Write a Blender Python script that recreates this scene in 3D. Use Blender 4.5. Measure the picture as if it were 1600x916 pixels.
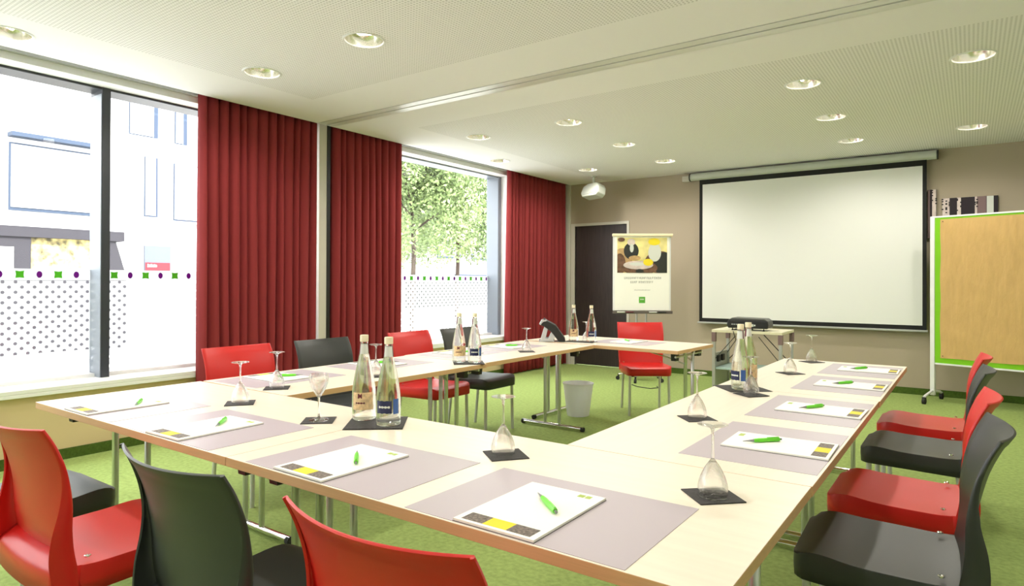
import bpy, bmesh, math, random
from mathutils import Vector, Matrix
random.seed(7)
for o in list(bpy.data.objects): bpy.data.objects.remove(o)
sc = bpy.context.scene
COL = sc.collection
PI = math.pi
# ------------------------------------------------------------------ camera
FPX, YAW, PITCH, ROLL, PY = 1005.9, .6196, .00416, .0036, 436.75
CAMH = 1.27
cam = bpy.data.cameras.new('camera'); camo = bpy.data.objects.new('camera', cam); COL.objects.link(camo)
cam.sensor_width = 36; cam.sensor_fit = 'HORIZONTAL'; cam.lens = 36*FPX/1600
cam.shift_y = (PY-458)/1600; cam.clip_start = .02; cam.clip_end = 300
_c, _s = math.cos(YAW), math.sin(YAW)
_F = Vector((-_s, _c, 0)); _R = Vector((_c, _s, 0)); _U = Vector((0, 0, 1))
_F2 = _F*math.cos(PITCH)+_U*math.sin(PITCH); _U2 = -_F*math.sin(PITCH)+_U*math.cos(PITCH)
_R3 = _R*math.cos(ROLL)+_U2*math.sin(ROLL); _U3 = -_R*math.sin(ROLL)+_U2*math.cos(ROLL)
camo.matrix_world = Matrix(((_R3.x, _U3.x, -_F2.x, 0), (_R3.y, _U3.y, -_F2.y, 0), (_R3.z, _U3.z, -_F2.z, CAMH), (0, 0, 0, 1)))
sc.camera = camo
# ------------------------------------------------------------------ light
SKY, SUN, LAMP, EXPO = 4.6, 6.0, 16.0, 1.08
w = bpy.data.worlds.new('sky'); sc.world = w; w.use_nodes = True
nt = w.node_tree; bg = nt.nodes['Background']; bg.inputs[0].default_value = (.93, .97, 1, 1); bg.inputs[1].default_value = SKY
sl = bpy.data.lights.new('sun', 'SUN'); sl.energy = SUN; sl.angle = .02; sl.color = (1, .96, .88)
so = bpy.data.objects.new('sun', sl); COL.objects.link(so); so.location = (6, -4, 12)
so.rotation_euler = Vector((-.72, .25, -.62)).to_track_quat('-Z', 'Y').to_euler()
for nm, y0, y1 in (('window_portal', -4.0, 3.93), ('window_portal', 4.3, 7.25)):
    al = bpy.data.lights.new(nm, 'AREA'); al.shape = 'RECTANGLE'; al.size = 2.2; al.size_y = y1-y0
    al.cycles.is_portal = True
    ao = bpy.data.objects.new(nm, al); COL.objects.link(ao); ao.location = (-5.57, (y0+y1)/2, 1.63)
    ao.rotation_euler = (0, -PI/2, 0)
sc.view_settings.view_transform = 'Standard'; sc.view_settings.look = 'None'
sc.view_settings.gamma = 1; sc.view_settings.use_curve_mapping = False
sc.view_settings.exposure = EXPO
sc.cycles.max_bounces = 12; sc.cycles.diffuse_bounces = 5; sc.cycles.glossy_bounces = 5
sc.cycles.transmission_bounces = 10; sc.cycles.transparent_max_bounces = 16
sc.cycles.sample_clamp_indirect = 6; sc.cycles.use_denoising = True
sc.cycles.blur_glossy = .5

# ------------------------------------------------------------------ materials
def rgb(r, g, b):
    f = lambda c: (c/255/12.92) if c/255 <= .04045 else ((c/255+.055)/1.055)**2.4
    return (f(r), f(g), f(b), 1)
def mat(name, col, rough=.5, metal=0, spec=.5, bump=0, bscale=50, var=0, vscale=5, stretch=(1, 1, 1), emit=None, estr=0):
    m = bpy.data.materials.new(name); m.use_nodes = True; n = m.node_tree.nodes; l = m.node_tree.links
    p = n['Principled BSDF']; p.inputs['Base Color'].default_value = col; p.inputs['Roughness'].default_value = rough
    p.inputs['Metallic'].default_value = metal; p.inputs['Specular IOR Level'].default_value = spec
    tc = n.new('ShaderNodeTexCoord'); mp = n.new('ShaderNodeMapping'); l.new(tc.outputs['Object'], mp.inputs[0]); mp.inputs['Scale'].default_value = stretch
    if var:
        t = n.new('ShaderNodeTexNoise'); t.inputs['Scale'].default_value = vscale; t.inputs['Detail'].default_value = 4; l.new(mp.outputs[0], t.inputs[0])
        r = n.new('ShaderNodeMapRange'); r.inputs[1].default_value = .3; r.inputs[2].default_value = .7; r.inputs[3].default_value = 1-var; r.inputs[4].default_value = 1+var; l.new(t.outputs[0], r.inputs[0])
        x = n.new('ShaderNodeVectorMath'); x.operation = 'SCALE'; x.inputs[0].default_value = col[:3]; l.new(r.outputs[0], x.inputs['Scale']); l.new(x.outputs[0], p.inputs['Base Color'])
    if bump:
        t = n.new('ShaderNodeTexNoise'); t.inputs['Scale'].default_value = bscale; t.inputs['Detail'].default_value = 3; l.new(mp.outputs[0], t.inputs[0])
        b = n.new('ShaderNodeBump'); b.inputs['Strength'].default_value = bump; b.inputs['Distance'].default_value = .01; l.new(t.outputs[0], b.inputs['Height']); l.new(b.outputs[0], p.inputs['Normal'])
    if emit:
        p.inputs['Emission Color'].default_value = emit; p.inputs['Emission Strength'].default_value = estr
    return m
M = {}
M['ceil'] = mat('ceiling_paint', (.91, .885, .905, 1), .9)
M['wallb'] = mat('beige_wall', rgb(176, 162, 142), .85, bump=.02, bscale=200)
M['walll'] = mat('cream_wall', rgb(212, 190, 148), .85)
M['wallw'] = mat('white_wall', (.86, .86, .85, 1), .8)
M['carpet'] = mat('green_carpet', rgb(158, 179, 106), .95, spec=.1, bump=.5, bscale=260, var=.16, vscale=38)
M['carpetb'] = mat('green_skirting', rgb(78, 100, 42), .95, spec=.1, bump=.4, bscale=260, var=.2, vscale=60)
M['sill'] = mat('white_sill', (.85, .85, .84, 1), .35)
M['frame'] = mat('anthracite_frame', (.035, .04, .05, 1), .4)
M['framel'] = mat('daylit_grey_frame', (.25, .28, .33, 1), .35)  # lighter frame tone with the outdoor light put into its colour
M['curtain'] = mat('red_curtain', rgb(140, 50, 52), .8, spec=.2, bump=.15, bscale=500)
M['black'] = mat('black_plastic', (.012, .012, .013, 1), .4)
M['rubber'] = mat('black_rubber', (.015, .015, .015, 1), .7)
M['red'] = mat('red_chair_plastic', rgb(206, 28, 24), .38, bump=.03, bscale=500)
M['dark'] = mat('dark_grey_chair_plastic', rgb(52, 54, 53), .40, bump=.03, bscale=500)
M['alu'] = mat('satin_aluminium', (.62, .63, .62, 1), .3, metal=1)
M['alup'] = mat('grey_painted_metal', (.45, .46, .44, 1), .4, metal=.2)
M['brownm'] = mat('dark_taupe_metal', rgb(96, 88, 82), .4)
M['rail'] = mat('white_track_rail', (.74, .73, .70, 1), .3)
M['chrome'] = mat('chrome', (.8, .8, .8, 1), .08, metal=1)
M['reflector'] = mat('satin_reflector', (.9, .87, .8, 1), .22, metal=1)
M['maple'] = mat('maple_laminate', rgb(240, 229, 211), .32, var=.03, vscale=6, stretch=(.4, 8, 1))
M['edge'] = mat('tan_table_edge', rgb(214, 172, 126), .45, var=.05, vscale=8, stretch=(1, 6, 30))
M['mat'] = mat('mauve_grey_placemat', rgb(188, 176, 184), .38)
M['paper'] = mat('white_paper', rgb(250, 248, 240), .6)
M['board'] = mat('grey_card', rgb(110, 105, 100), .7)
M['yellow'] = mat('yellow_print', rgb(240, 216, 40), .6)
M['photo'] = mat('grey_photo_print', rgb(112, 100, 92), .6, var=.75, vscale=140)
M['olive'] = mat('pale_green_print', rgb(170, 190, 90), .6)
M['slate'] = mat('black_napkin', rgb(48, 44, 44), .7, bump=.3, bscale=120, var=.15, vscale=60)
M['pen'] = mat('green_pen_plastic', rgb(110, 215, 50), .3)
M['pentip'] = mat('grey_pen_tip', (.25, .25, .26, 1), .3, metal=.6)
M['screen'] = mat('white_screen_fabric', (.80, .80, .77, 1), .9, spec=.1)
M['blackf'] = mat('black_fabric', (.008, .008, .008, 1), .8)
M['doorw'] = mat('dark_wenge_door', rgb(52, 42, 40), .5, var=.25, vscale=5, stretch=(20, 1, 1))
M['doorf'] = mat('pale_door_frame', rgb(205, 200, 188), .5)
M['spk'] = mat('pale_grey_plastic', rgb(196, 200, 190), .5)
M['bin'] = mat('frosted_white_plastic', (.95, .95, .96, 1), .4)
n_ = M['bin'].node_tree.nodes; l_ = M['bin'].node_tree.links; t_ = n_.new('ShaderNodeBsdfTranslucent'); t_.inputs[0].default_value = (.95, .96, 1, 1)
x_ = n_.new('ShaderNodeMixShader'); x_.inputs[0].default_value = .3; l_.new(n_['Principled BSDF'].outputs[0], x_.inputs[1]); l_.new(t_.outputs[0], x_.inputs[2]); l_.new(x_.outputs[0], n_['Material Output'].inputs[0])
M['kraft'] = mat('brown_kraft_paper', rgb(204, 166, 104), .7, bump=.9, bscale=9, var=.05, vscale=9, stretch=(2.6, 1, .55))
M['green'] = mat('lime_green_felt', rgb(126, 196, 20), .8)
M['wpaint'] = mat('white_powder_coat', (.8, .8, .8, 1), .35)
M['motifg'] = mat('green_film_print', rgb(90, 205, 40), .6)
M['motifp'] = mat('purple_film_print', rgb(120, 15, 130), .6)
M['silver'] = mat('silver_plastic', (.6, .61, .63, 1), .25, metal=.5)
M['plaster'] = mat('white_facade_plaster', (.50, .50, .50, 1), .9)
M['plasterc'] = mat('cream_facade_plaster', (.24, .23, .22, 1), .9)
M['shopgrey'] = mat('grey_shop_cladding', (.032, .030, .036, 1), .8, spec=.2)
M['shutter'] = mat('pale_shutter', (.36, .37, .40, 1), .8)
M['fwin'] = mat('blue_grey_window_frame', (.035, .05, .08, 1), .6, spec=.2)
M['street'] = mat('pale_paving', (.50, .49, .47, 1), .9)
M['leaf'] = mat('green_leaf', rgb(112, 130, 80), .5, var=.35, vscale=3)
M['bark'] = mat('tree_bark', rgb(66, 56, 48), .9, bump=.5, bscale=30)
M['cream'] = mat('cream_bottle_cap', rgb(236, 224, 190), .5)
M['labelc'] = mat('cream_bottle_label', rgb(226, 196, 150), .6, var=.25, vscale=60)
M['labeln'] = mat('navy_bottle_label', rgb(24, 32, 72), .5)
M['labelb'] = mat('blue_bottle_label', rgb(60, 96, 160), .5)
M['wine'] = mat('dark_red_print', rgb(96, 22, 40), .5)
M['brown'] = mat('brown_print', rgb(110, 78, 58), .6, var=.4, vscale=20)
M['tan'] = mat('tan_print', rgb(196, 160, 110), .6, var=.25, vscale=20)
M['palebg'] = mat('pale_yellow_print', rgb(236, 222, 150), .6, var=.15, vscale=9)
M['charcoal'] = mat('charcoal_print', rgb(40, 42, 40), .6)
M['greytext'] = mat('grey_lettering', rgb(120, 120, 116), .7)
M['logo'] = mat('green_logo', rgb(88, 170, 50), .6)
M['socket'] = mat('black_socket', (.01, .01, .01, 1), .5)
M['blue'] = mat('pale_blue_board', rgb(180, 205, 205), .5)
M['redsign'] = mat('red_sign', rgb(128, 22, 34), .7)
M['mauvep'] = mat('mauve_print', rgb(128, 104, 104), .7)
M['pinkp'] = mat('pale_pink_print', rgb(216, 200, 194), .7, var=.12, vscale=20)
M['darkp'] = mat('dark_plum_print', rgb(34, 22, 30), .7)
M['whitep'] = mat('white_print', rgb(214, 216, 208), .7)

def glass(name, col=(1, 1, 1, 1), ior=1.45, rough=0):
    m = bpy.data.materials.new(name); m.use_nodes = True; n = m.node_tree.nodes; l = m.node_tree.links
    n.remove(n['Principled BSDF']); out = n['Material Output']
    g = n.new('ShaderNodeBsdfGlass'); g.inputs['Color'].default_value = col; g.inputs['IOR'].default_value = ior; g.inputs['Roughness'].default_value = rough
    t = n.new('ShaderNodeBsdfTransparent'); mx = n.new('ShaderNodeMixShader'); mx.inputs[0].default_value = .3
    l.new(g.outputs[0], mx.inputs[1]); l.new(t.outputs[0], mx.inputs[2]); l.new(mx.outputs[0], out.inputs[0]); return m
M['glass'] = glass('clear_glass')
M['water'] = glass('bottled_water_glass', (.97, .99, .97, 1), 1.38)
def pane_mat():
    m = bpy.data.materials.new('window_glass'); m.use_nodes = True; n = m.node_tree.nodes; l = m.node_tree.links
    n.remove(n['Principled BSDF']); out = n['Material Output']
    g = n.new('ShaderNodeBsdfGlossy'); g.inputs['Roughness'].default_value = 0
    t = n.new('ShaderNodeBsdfTransparent'); t.inputs[0].default_value = (.96, .97, .97, 1); mx = n.new('ShaderNodeMixShader')
    f = n.new('ShaderNodeLayerWeight'); q = n.new('ShaderNodeMath'); q.operation = 'POWER'; q.inputs[1].default_value = 5; l.new(f.outputs['Facing'], q.inputs[0])
    q2 = n.new('ShaderNodeMath'); q2.operation = 'MULTIPLY_ADD'; q2.inputs[1].default_value = .8; q2.inputs[2].default_value = .045; l.new(q.outputs[0], q2.inputs[0])
    l.new(q2.outputs[0], mx.inputs[0]); l.new(t.outputs[0], mx.inputs[1]); l.new(g.outputs[0], mx.inputs[2]); l.new(mx.outputs[0], out.inputs[0]); return m
M['pane'] = pane_mat()
def math_(n, l, op, a, b=None):
    x = n.new('ShaderNodeMath'); x.operation = op
    for i, v in enumerate((a, b)):
        if v is None: continue
        if isinstance(v, (int, float)): x.inputs[i].default_value = v
        else: l.new(v, x.inputs[i])
    return x.outputs[0]
def hexdots(n, l, u, v, pu, pv, rad):
    "1 inside the dots of a staggered grid (pu, pv = pitch of the un-staggered lattice)"
    res = []
    for off in (0, .5):
        a = math_(n, l, 'SUBTRACT', math_(n, l, 'FRACT', math_(n, l, 'ADD', math_(n, l, 'DIVIDE', u, pu), off+100)), .5)
        b = math_(n, l, 'SUBTRACT', math_(n, l, 'FRACT', math_(n, l, 'ADD', math_(n, l, 'DIVIDE', v, pv), off+100)), .5)
        a = math_(n, l, 'MULTIPLY', a, pu); b = math_(n, l, 'MULTIPLY', b, pv)
        d = math_(n, l, 'ADD', math_(n, l, 'MULTIPLY', a, a), math_(n, l, 'MULTIPLY', b, b))
        res.append(math_(n, l, 'LESS_THAN', d, rad*rad))
    return math_(n, l, 'MAXIMUM', res[0], res[1])
def film_mat(dots):
    m = bpy.data.materials.new('frosted_dotted_film' if dots else 'frosted_film'); m.use_nodes = True; n = m.node_tree.nodes; l = m.node_tree.links
    n.remove(n['Principled BSDF']); out = n['Material Output']
    d = n.new('ShaderNodeBsdfDiffuse'); d.inputs[0].default_value = (.9, .9, .9, 1)
    t = n.new('ShaderNodeBsdfTranslucent'); t.inputs[0].default_value = (.36, .365, .37, 1)
    mx = n.new('ShaderNodeMixShader'); mx.inputs[0].default_value = .75; l.new(d.outputs[0], mx.inputs[1]); l.new(t.outputs[0], mx.inputs[2])
    if not dots: l.new(mx.outputs[0], out.inputs[0]); return m
    tc = n.new('ShaderNodeTexCoord'); sp = n.new('ShaderNodeSeparateXYZ'); l.new(tc.outputs['Object'], sp.inputs[0])
    h = hexdots(n, l, sp.outputs[1], sp.outputs[2], .077, .074, .0120)
    tr = n.new('ShaderNodeBsdfTransparent'); m2 = n.new('ShaderNodeMixShader'); l.new(h, m2.inputs[0]); l.new(mx.outputs[0], m2.inputs[1]); l.new(tr.outputs[0], m2.inputs[2]); l.new(m2.outputs[0], out.inputs[0]); return m
for k_, c_ in (('motifg', rgb(70, 150, 30)), ('motifp', rgb(88, 8, 104))):
    n_ = M[k_].node_tree.nodes; l_ = M[k_].node_tree.links; t_ = n_.new('ShaderNodeBsdfTranslucent'); t_.inputs[0].default_value = c_
    x_ = n_.new('ShaderNodeMixShader'); x_.inputs[0].default_value = .6; l_.new(n_['Principled BSDF'].outputs[0], x_.inputs[1]); l_.new(t_.outputs[0], x_.inputs[2]); l_.new(x_.outputs[0], n_['Material Output'].inputs[0])
M['film'] = film_mat(True); M['band'] = film_mat(False)
# perforated ceiling: holes in two fields
def ceil_mat():
    m = M['ceil']; n = m.node_tree.nodes; l = m.node_tree.links; p = n['Principled BSDF']
    tc = n.new('ShaderNodeTexCoord'); sp = n.new('ShaderNodeSeparateXYZ'); l.new(tc.outputs['Object'], sp.inputs[0]); x, y = sp.outputs[0], sp.outputs[1]
    f1 = math_(n, l, 'MULTIPLY', math_(n, l, 'GREATER_THAN', x, -4.46), math_(n, l, 'LESS_THAN', y, 3.39))
    f2 = math_(n, l, 'MULTIPLY', math_(n, l, 'GREATER_THAN', x, -4.42), math_(n, l, 'GREATER_THAN', y, 4.6))
    fld = math_(n, l, 'MAXIMUM', f1, f2)
    a = math_(n, l, 'SUBTRACT', math_(n, l, 'FRACT', math_(n, l, 'ADD', math_(n, l, 'DIVIDE', x, .022), 1000)), .5)
    b = math_(n, l, 'SUBTRACT', math_(n, l, 'FRACT', math_(n, l, 'ADD', math_(n, l, 'DIVIDE', y, .022), 1000)), .5)
    d = math_(n, l, 'LESS_THAN', math_(n, l, 'ADD', math_(n, l, 'MULTIPLY', a, a), math_(n, l, 'MULTIPLY', b, b)), .085)
    msk = math_(n, l, 'MULTIPLY', d, fld)
    mx = n.new('ShaderNodeMix'); mx.data_type = 'RGBA'; l.new(msk, mx.inputs[0]); mx.inputs[6].default_value = (.91, .885, .905, 1); mx.inputs[7].default_value = (.62, .60, .61, 1)
    l.new(mx.outputs[2], p.inputs['Base Color'])
ceil_mat()

# ------------------------------------------------------------------ mesh helpers
class MB:
    def __init__(s): s.bm = bmesh.new(); s.mi = 0
    def _v(s, pts): return [s.bm.verts.new(p) for p in pts]
    def f(s, vs):
        try: q = s.bm.faces.new(vs); q.material_index = s.mi; return q
        except ValueError: return None
    def poly(s, pts): s.f(s._v(pts)); return s
    def box(s, x0, x1, y0, y1, z0, z1, xf=None, top=None):
        P = [(x0, y0, z0), (x1, y0, z0), (x1, y1, z0), (x0, y1, z0), (x0, y0, z1), (x1, y0, z1), (x1, y1, z1), (x0, y1, z1)]
        if xf: P = [xf @ Vector(p) for p in P]
        v = s._v(P)
        for i, q in enumerate(((3, 2, 1, 0), (4, 5, 6, 7), (0, 1, 5, 4), (1, 2, 6, 5), (2, 3, 7, 6), (3, 0, 4, 7))):
            g = s.f([v[k] for k in q])
            if g and top is not None and i == 1: g.material_index = top
        return s
    def prism(s, pts, axis, a, b, xf=None):
        def P(p, t): 
            q = {'x': (t, p[0], p[1]), 'y': (p[0], t, p[1]), 'z': (p[0], p[1], t)}[axis]
            return xf @ Vector(q) if xf else q
        A = s._v([P(p, a) for p in pts]); B = s._v([P(p, b) for p in pts]); n = len(pts)
        s.f(A[::-1]); s.f(B)
        for i in range(n): s.f([A[i], A[(i+1) % n], B[(i+1) % n], B[i]])
        return s
    def tube(s, pts, r, seg=10, cap=True):
        pts = [Vector(p) for p in pts]; rings = []; rr = r if isinstance(r, (list, tuple)) else [r]*len(pts)
        up = None
        for i, p in enumerate(pts):
            d = (pts[min(i+1, len(pts)-1)]-pts[max(i-1, 0)]).normalized()
            if up is None: up = Vector((0, 0, 1)) if abs(d.z) < .9 else Vector((0, 1, 0))
            a = d.cross(up).normalized(); b = a.cross(d).normalized(); up = b
            rings.append(s._v([p+rr[i]*(a*math.cos(t)+b*math.sin(t)) for t in (2*PI*k/seg for k in range(seg))]))
        for A, B in zip(rings, rings[1:]):
            for k in range(seg): s.f([A[k], A[(k+1) % seg], B[(k+1) % seg], B[k]])
        if cap: s.f(rings[0][::-1]); s.f(rings[-1])
        return s
    def lathe(s, prof, seg=32, c=(0, 0, 0), closed=False):
        rings = []
        for r, z in prof:
            if r < 1e-5: rings.append([s.bm.verts.new((c[0], c[1], c[2]+z))])
            else: rings.append(s._v([(c[0]+r*math.cos(2*PI*k/seg), c[1]+r*math.sin(2*PI*k/seg), c[2]+z) for k in range(seg)]))
        pr = list(zip(rings, rings[1:]))
        if closed: pr.append((rings[-1], rings[0]))
        for A, B in pr:
            for k in range(seg):
                k2 = (k+1) % seg
                if len(A) == 1 and len(B) == 1: continue
                if len(A) == 1: s.f([A[0], B[k2], B[k]])
                elif len(B) == 1: s.f([A[k], A[k2], B[0]])
                else: s.f([A[k], A[k2], B[k2], B[k]])
        return s
    def build(s, name, mats, parent=None, smooth=False, bevel=0, loc=None, rz=0, norm=True):
        if norm: bmesh.ops.recalc_face_normals(s.bm, faces=s.bm.faces)
        me = bpy.data.meshes.new(name); s.bm.to_mesh(me); s.bm.free()
        for m in (mats if isinstance(mats, (list, tuple)) else [mats]): me.materials.append(M[m])
        if smooth:
            me.polygons.foreach_set('use_smooth', [True]*len(me.polygons))
            me.set_sharp_from_angle(angle=math.radians(smooth if smooth > 1 else 40))
        o = bpy.data.objects.new(name, me); COL.objects.link(o)
        if parent: o.parent = parent
        if loc: o.location = loc
        o.rotation_euler.z = rz
        if bevel:
            b = o.modifiers.new('bevel', 'BEVEL'); b.width = bevel; b.segments = 2; b.limit_method = 'ANGLE'
        return o
def tag(o, label, cat, group=None):
    o['label'] = label; o['category'] = cat
    if group: o['group'] = group
    return o
def struct(o): o['kind'] = 'structure'; return o
def thing(name, label, cat, loc=(0, 0, 0), rz=0, group=None):
    o = bpy.data.objects.new(name, None); COL.objects.link(o); o.empty_display_size = .1
    o.location = loc; o.rotation_euler.z = rz; return tag(o, label, cat, group)
def copy_tree(o, parent=None):
    c = o.copy(); COL.objects.link(c)
    if parent: c.parent = parent
    for ch in [k for k in bpy.data.objects if k.parent == o]: copy_tree(ch, c)
    return c
def place(proto, used, loc, rz, label):
    o = proto if not used else copy_tree(proto)
    o.location = loc; o.rotation_euler.z = rz; o['label'] = label; return o
def spline(P, n):
    out = []
    for i in range(len(P)-1):
        p0, p1, p2, p3 = P[max(i-1, 0)], P[i], P[i+1], P[min(i+2, len(P)-1)]
        for k in range(n):
            t = k/n
            out.append(tuple(.5*(2*b+(c-a)*t+(2*a-5*b+4*c-d)*t*t+(3*b-a-3*c+d)*t**3) for a, b, c, d in zip(p0, p1, p2, p3)))
    out.append(tuple(P[-1])); return out

# ------------------------------------------------------------------ room shell
XL, XR, YB, YF, ZC = -5.25, 2.4, 8.69, -4.6, 2.783
XG = -5.588
b = MB(); b.box(-5.6, XR+.2, YF-.2, YB+.2, -.2, 0); struct(b.build('floor', 'carpet'))
# ceiling with holes for the downlights
LX = [-4.8, -4.19, -3.1, -1.04, .01]; LY = [-.5, 1.41, 2.74, 5.26, 6.45, 7.62]
LIGHTS = {(-4.8, 1.41), (-3.1, 1.41), (-1.04, 1.41), (-4.19, 2.74), (-3.1, 2.74), (-1.04, 2.74), (.01, 2.74),
          (-4.19, 5.26), (-3.1, 5.26), (-1.04, 5.26), (.01, 5.26), (-4.8, 6.45), (-3.1, 6.45), (-1.04, 6.45),
          (-4.19, 7.62), (-3.1, 7.62), (-1.04, 7.62), (.01, 7.62), (-4.19, -.5), (-3.1, -.5), (-1.04, -.5), (.01, -.5)}
H_, HR = .16, .118
xs = sorted([-5.08, XR]+[x+s for x in LX for s in (-H_, H_)]); 
b = MB(); NS = 32
def ceil_part(y0, y1, rows):
    ys = sorted([y0, y1]+[y+s for y in rows for s in (-H_, H_)])
    for i in range(len(xs)-1):
        for j in range(len(ys)-1):
            cx, cy = (xs[i]+xs[i+1])/2, (ys[j]+ys[j+1])/2
            hit = [p for p in LIGHTS if abs(p[0]-cx) < .01 and abs(p[1]-cy) < .01]
            if hit and abs(xs[i+1]-xs[i]-2*H_) < .001 and abs(ys[j+1]-ys[j]-2*H_) < .001:
                cir, sq = [], []
                for k in range(NS):
                    t = 2*PI*k/NS; c, s = math.cos(t), math.sin(t); m = H_/max(abs(c), abs(s))
                    cir.append((cx+HR*c, cy+HR*s, ZC)); sq.append((cx+m*c, cy+m*s, ZC))
                A = b._v(cir); B = b._v(sq)
                for k in range(NS): b.f([A[k], A[(k+1) % NS], B[(k+1) % NS], B[k]])
            else:
                b.poly([(xs[i], ys[j], ZC), (xs[i], ys[j+1], ZC), (xs[i+1], ys[j+1], ZC), (xs[i+1], ys[j], ZC)])
ceil_part(YF, 3.915, LY[:3]); ceil_part(4.105, YB, LY[3:])
b.box(-5.09, -5.08, YF, YB, ZC, 2.86)          # edge of the curtain slot
struct(b.build('ceiling', 'ceil', norm=False))
b = MB(); b.box(-5.08, XR+.2, YF-.2, YB+.2, 2.97, 3.2); b.box(-5.75, -5.08, YF-.2, YB+.2, 2.87, 3.2); struct(b.build('unseen_roof', 'wallw'))  # unseen roof slab, added so sun and sky light cannot leak in
b = MB(); b.box(-5.25, -5.20, YF, YB, 2.80, 2.855); struct(b.build('trim_2', 'alup'))
# left wall
b = MB()
b.box(-5.62, XL, YF-.2, YB+.2, 0, .50); b.box(-5.62, XL, YF-.2, YB+.2, 2.75, 2.87)
b.box(-5.62, XL, YF-.2, -4.0, .50, 2.75); b.box(-5.62, XL, 3.93, 4.30, .50, 2.75); b.box(-5.62, XL, 7.30, YB+.2, .50, 2.75)
for f in b.bm.faces:
    if f.calc_center_median().z > .5: f.material_index = 1
struct(b.build('wall_left', ['walll', 'wallw']))
b = MB(); b.box(XR, XR+.2, YF-.2, YB+.2, 0, 2.97); struct(b.build('wall_right', 'wallw'))
b = MB(); b.box(XL, XR, YF-.2, YF, 0, 2.97); struct(b.build('wall_front', 'wallw'))
DX0, DX1, DZ = -5.0, -4.12, 2.135
b = MB(); b.box(XL, DX0, YB, YB+.2, 0, 2.97); b.box(DX1, XR, YB, YB+.2, 0, 2.97); b.box(DX0, DX1, YB, YB+.2, DZ, 2.97); struct(b.build('wall_back', 'wallb'))
b = MB(); b.box(-4.08, XR, YB-.012, YB, 0, .075); struct(b.build('baseboard_back', 'carpetb'))
b = MB(); b.box(XL, XL+.012, YF, YB-.01, 0, .075); struct(b.build('baseboard_left', 'carpetb'))
b = MB(); b.box(XR-.012, XR, YF, YB-.02, 0, .075); struct(b.build('baseboard_right', 'carpetb'))
# pier lining between the two windows, corner trim
b = MB(); b.box(XL, -5.14, 3.985, 4.075, 0.0, 2.86); struct(b.build('trim_3', 'doorf'))
b = MB(); b.box(XL, -5.135, 4.076, 4.115, 0, 2.86); struct(b.build('trim_4', 'black'))
b = MB(); b.box(XL, -5.075, YB-.03, YB, 0, ZC); struct(b.build('trim_5', 'doorf'))
# sliding-wall track in the ceiling
b = MB()
b.box(-5.08, XR, 3.90, 4.12, 2.790, 2.80)
b.mi = 1; b.box(-5.08, XR, 3.923, 4.000, 2.781, 2.788); b.box(-5.08, XR, 4.018, 4.097, 2.781, 2.788)
struct(b.build('trim_6', ['black', 'rail']))
# sill
b = MB(); b.box(-5.64, -5.205, -4.1, 3.98, .50, .53); b.box(-5.64, -5.205, 4.12, 7.32, .50, .53)
b.box(-5.25, -5.205, -4.1, 3.98, .475, .50); b.box(-5.25, -5.205, 4.12, 7.32, .475, .50)
struct(b.build('trim_7', 'sill', bevel=.004))
# door
def door():
    b = MB(); b.box(DX0, DX1, YB+.02, YB+.06, .008, DZ); d = struct(b.build('door_1', 'doorw'))
    b = MB(); b.box(DX0-.065, DX0, YB-.015, YB+.06, 0, DZ+.04); b.box(DX1, DX1+.035, YB-.015, YB+.06, 0, DZ+.04); b.box(DX0, DX1, YB-.015, YB+.06, DZ, DZ+.04)
    b.build('door_frame', 'doorf', d)
    b = MB(); b.tube([(DX1-.09, YB+.02, 1.03), (DX1-.09, YB-.03, 1.03), (DX1-.2, YB-.03, 1.03)], .009); b.build('door_handle', 'alu', d)
door()
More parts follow.
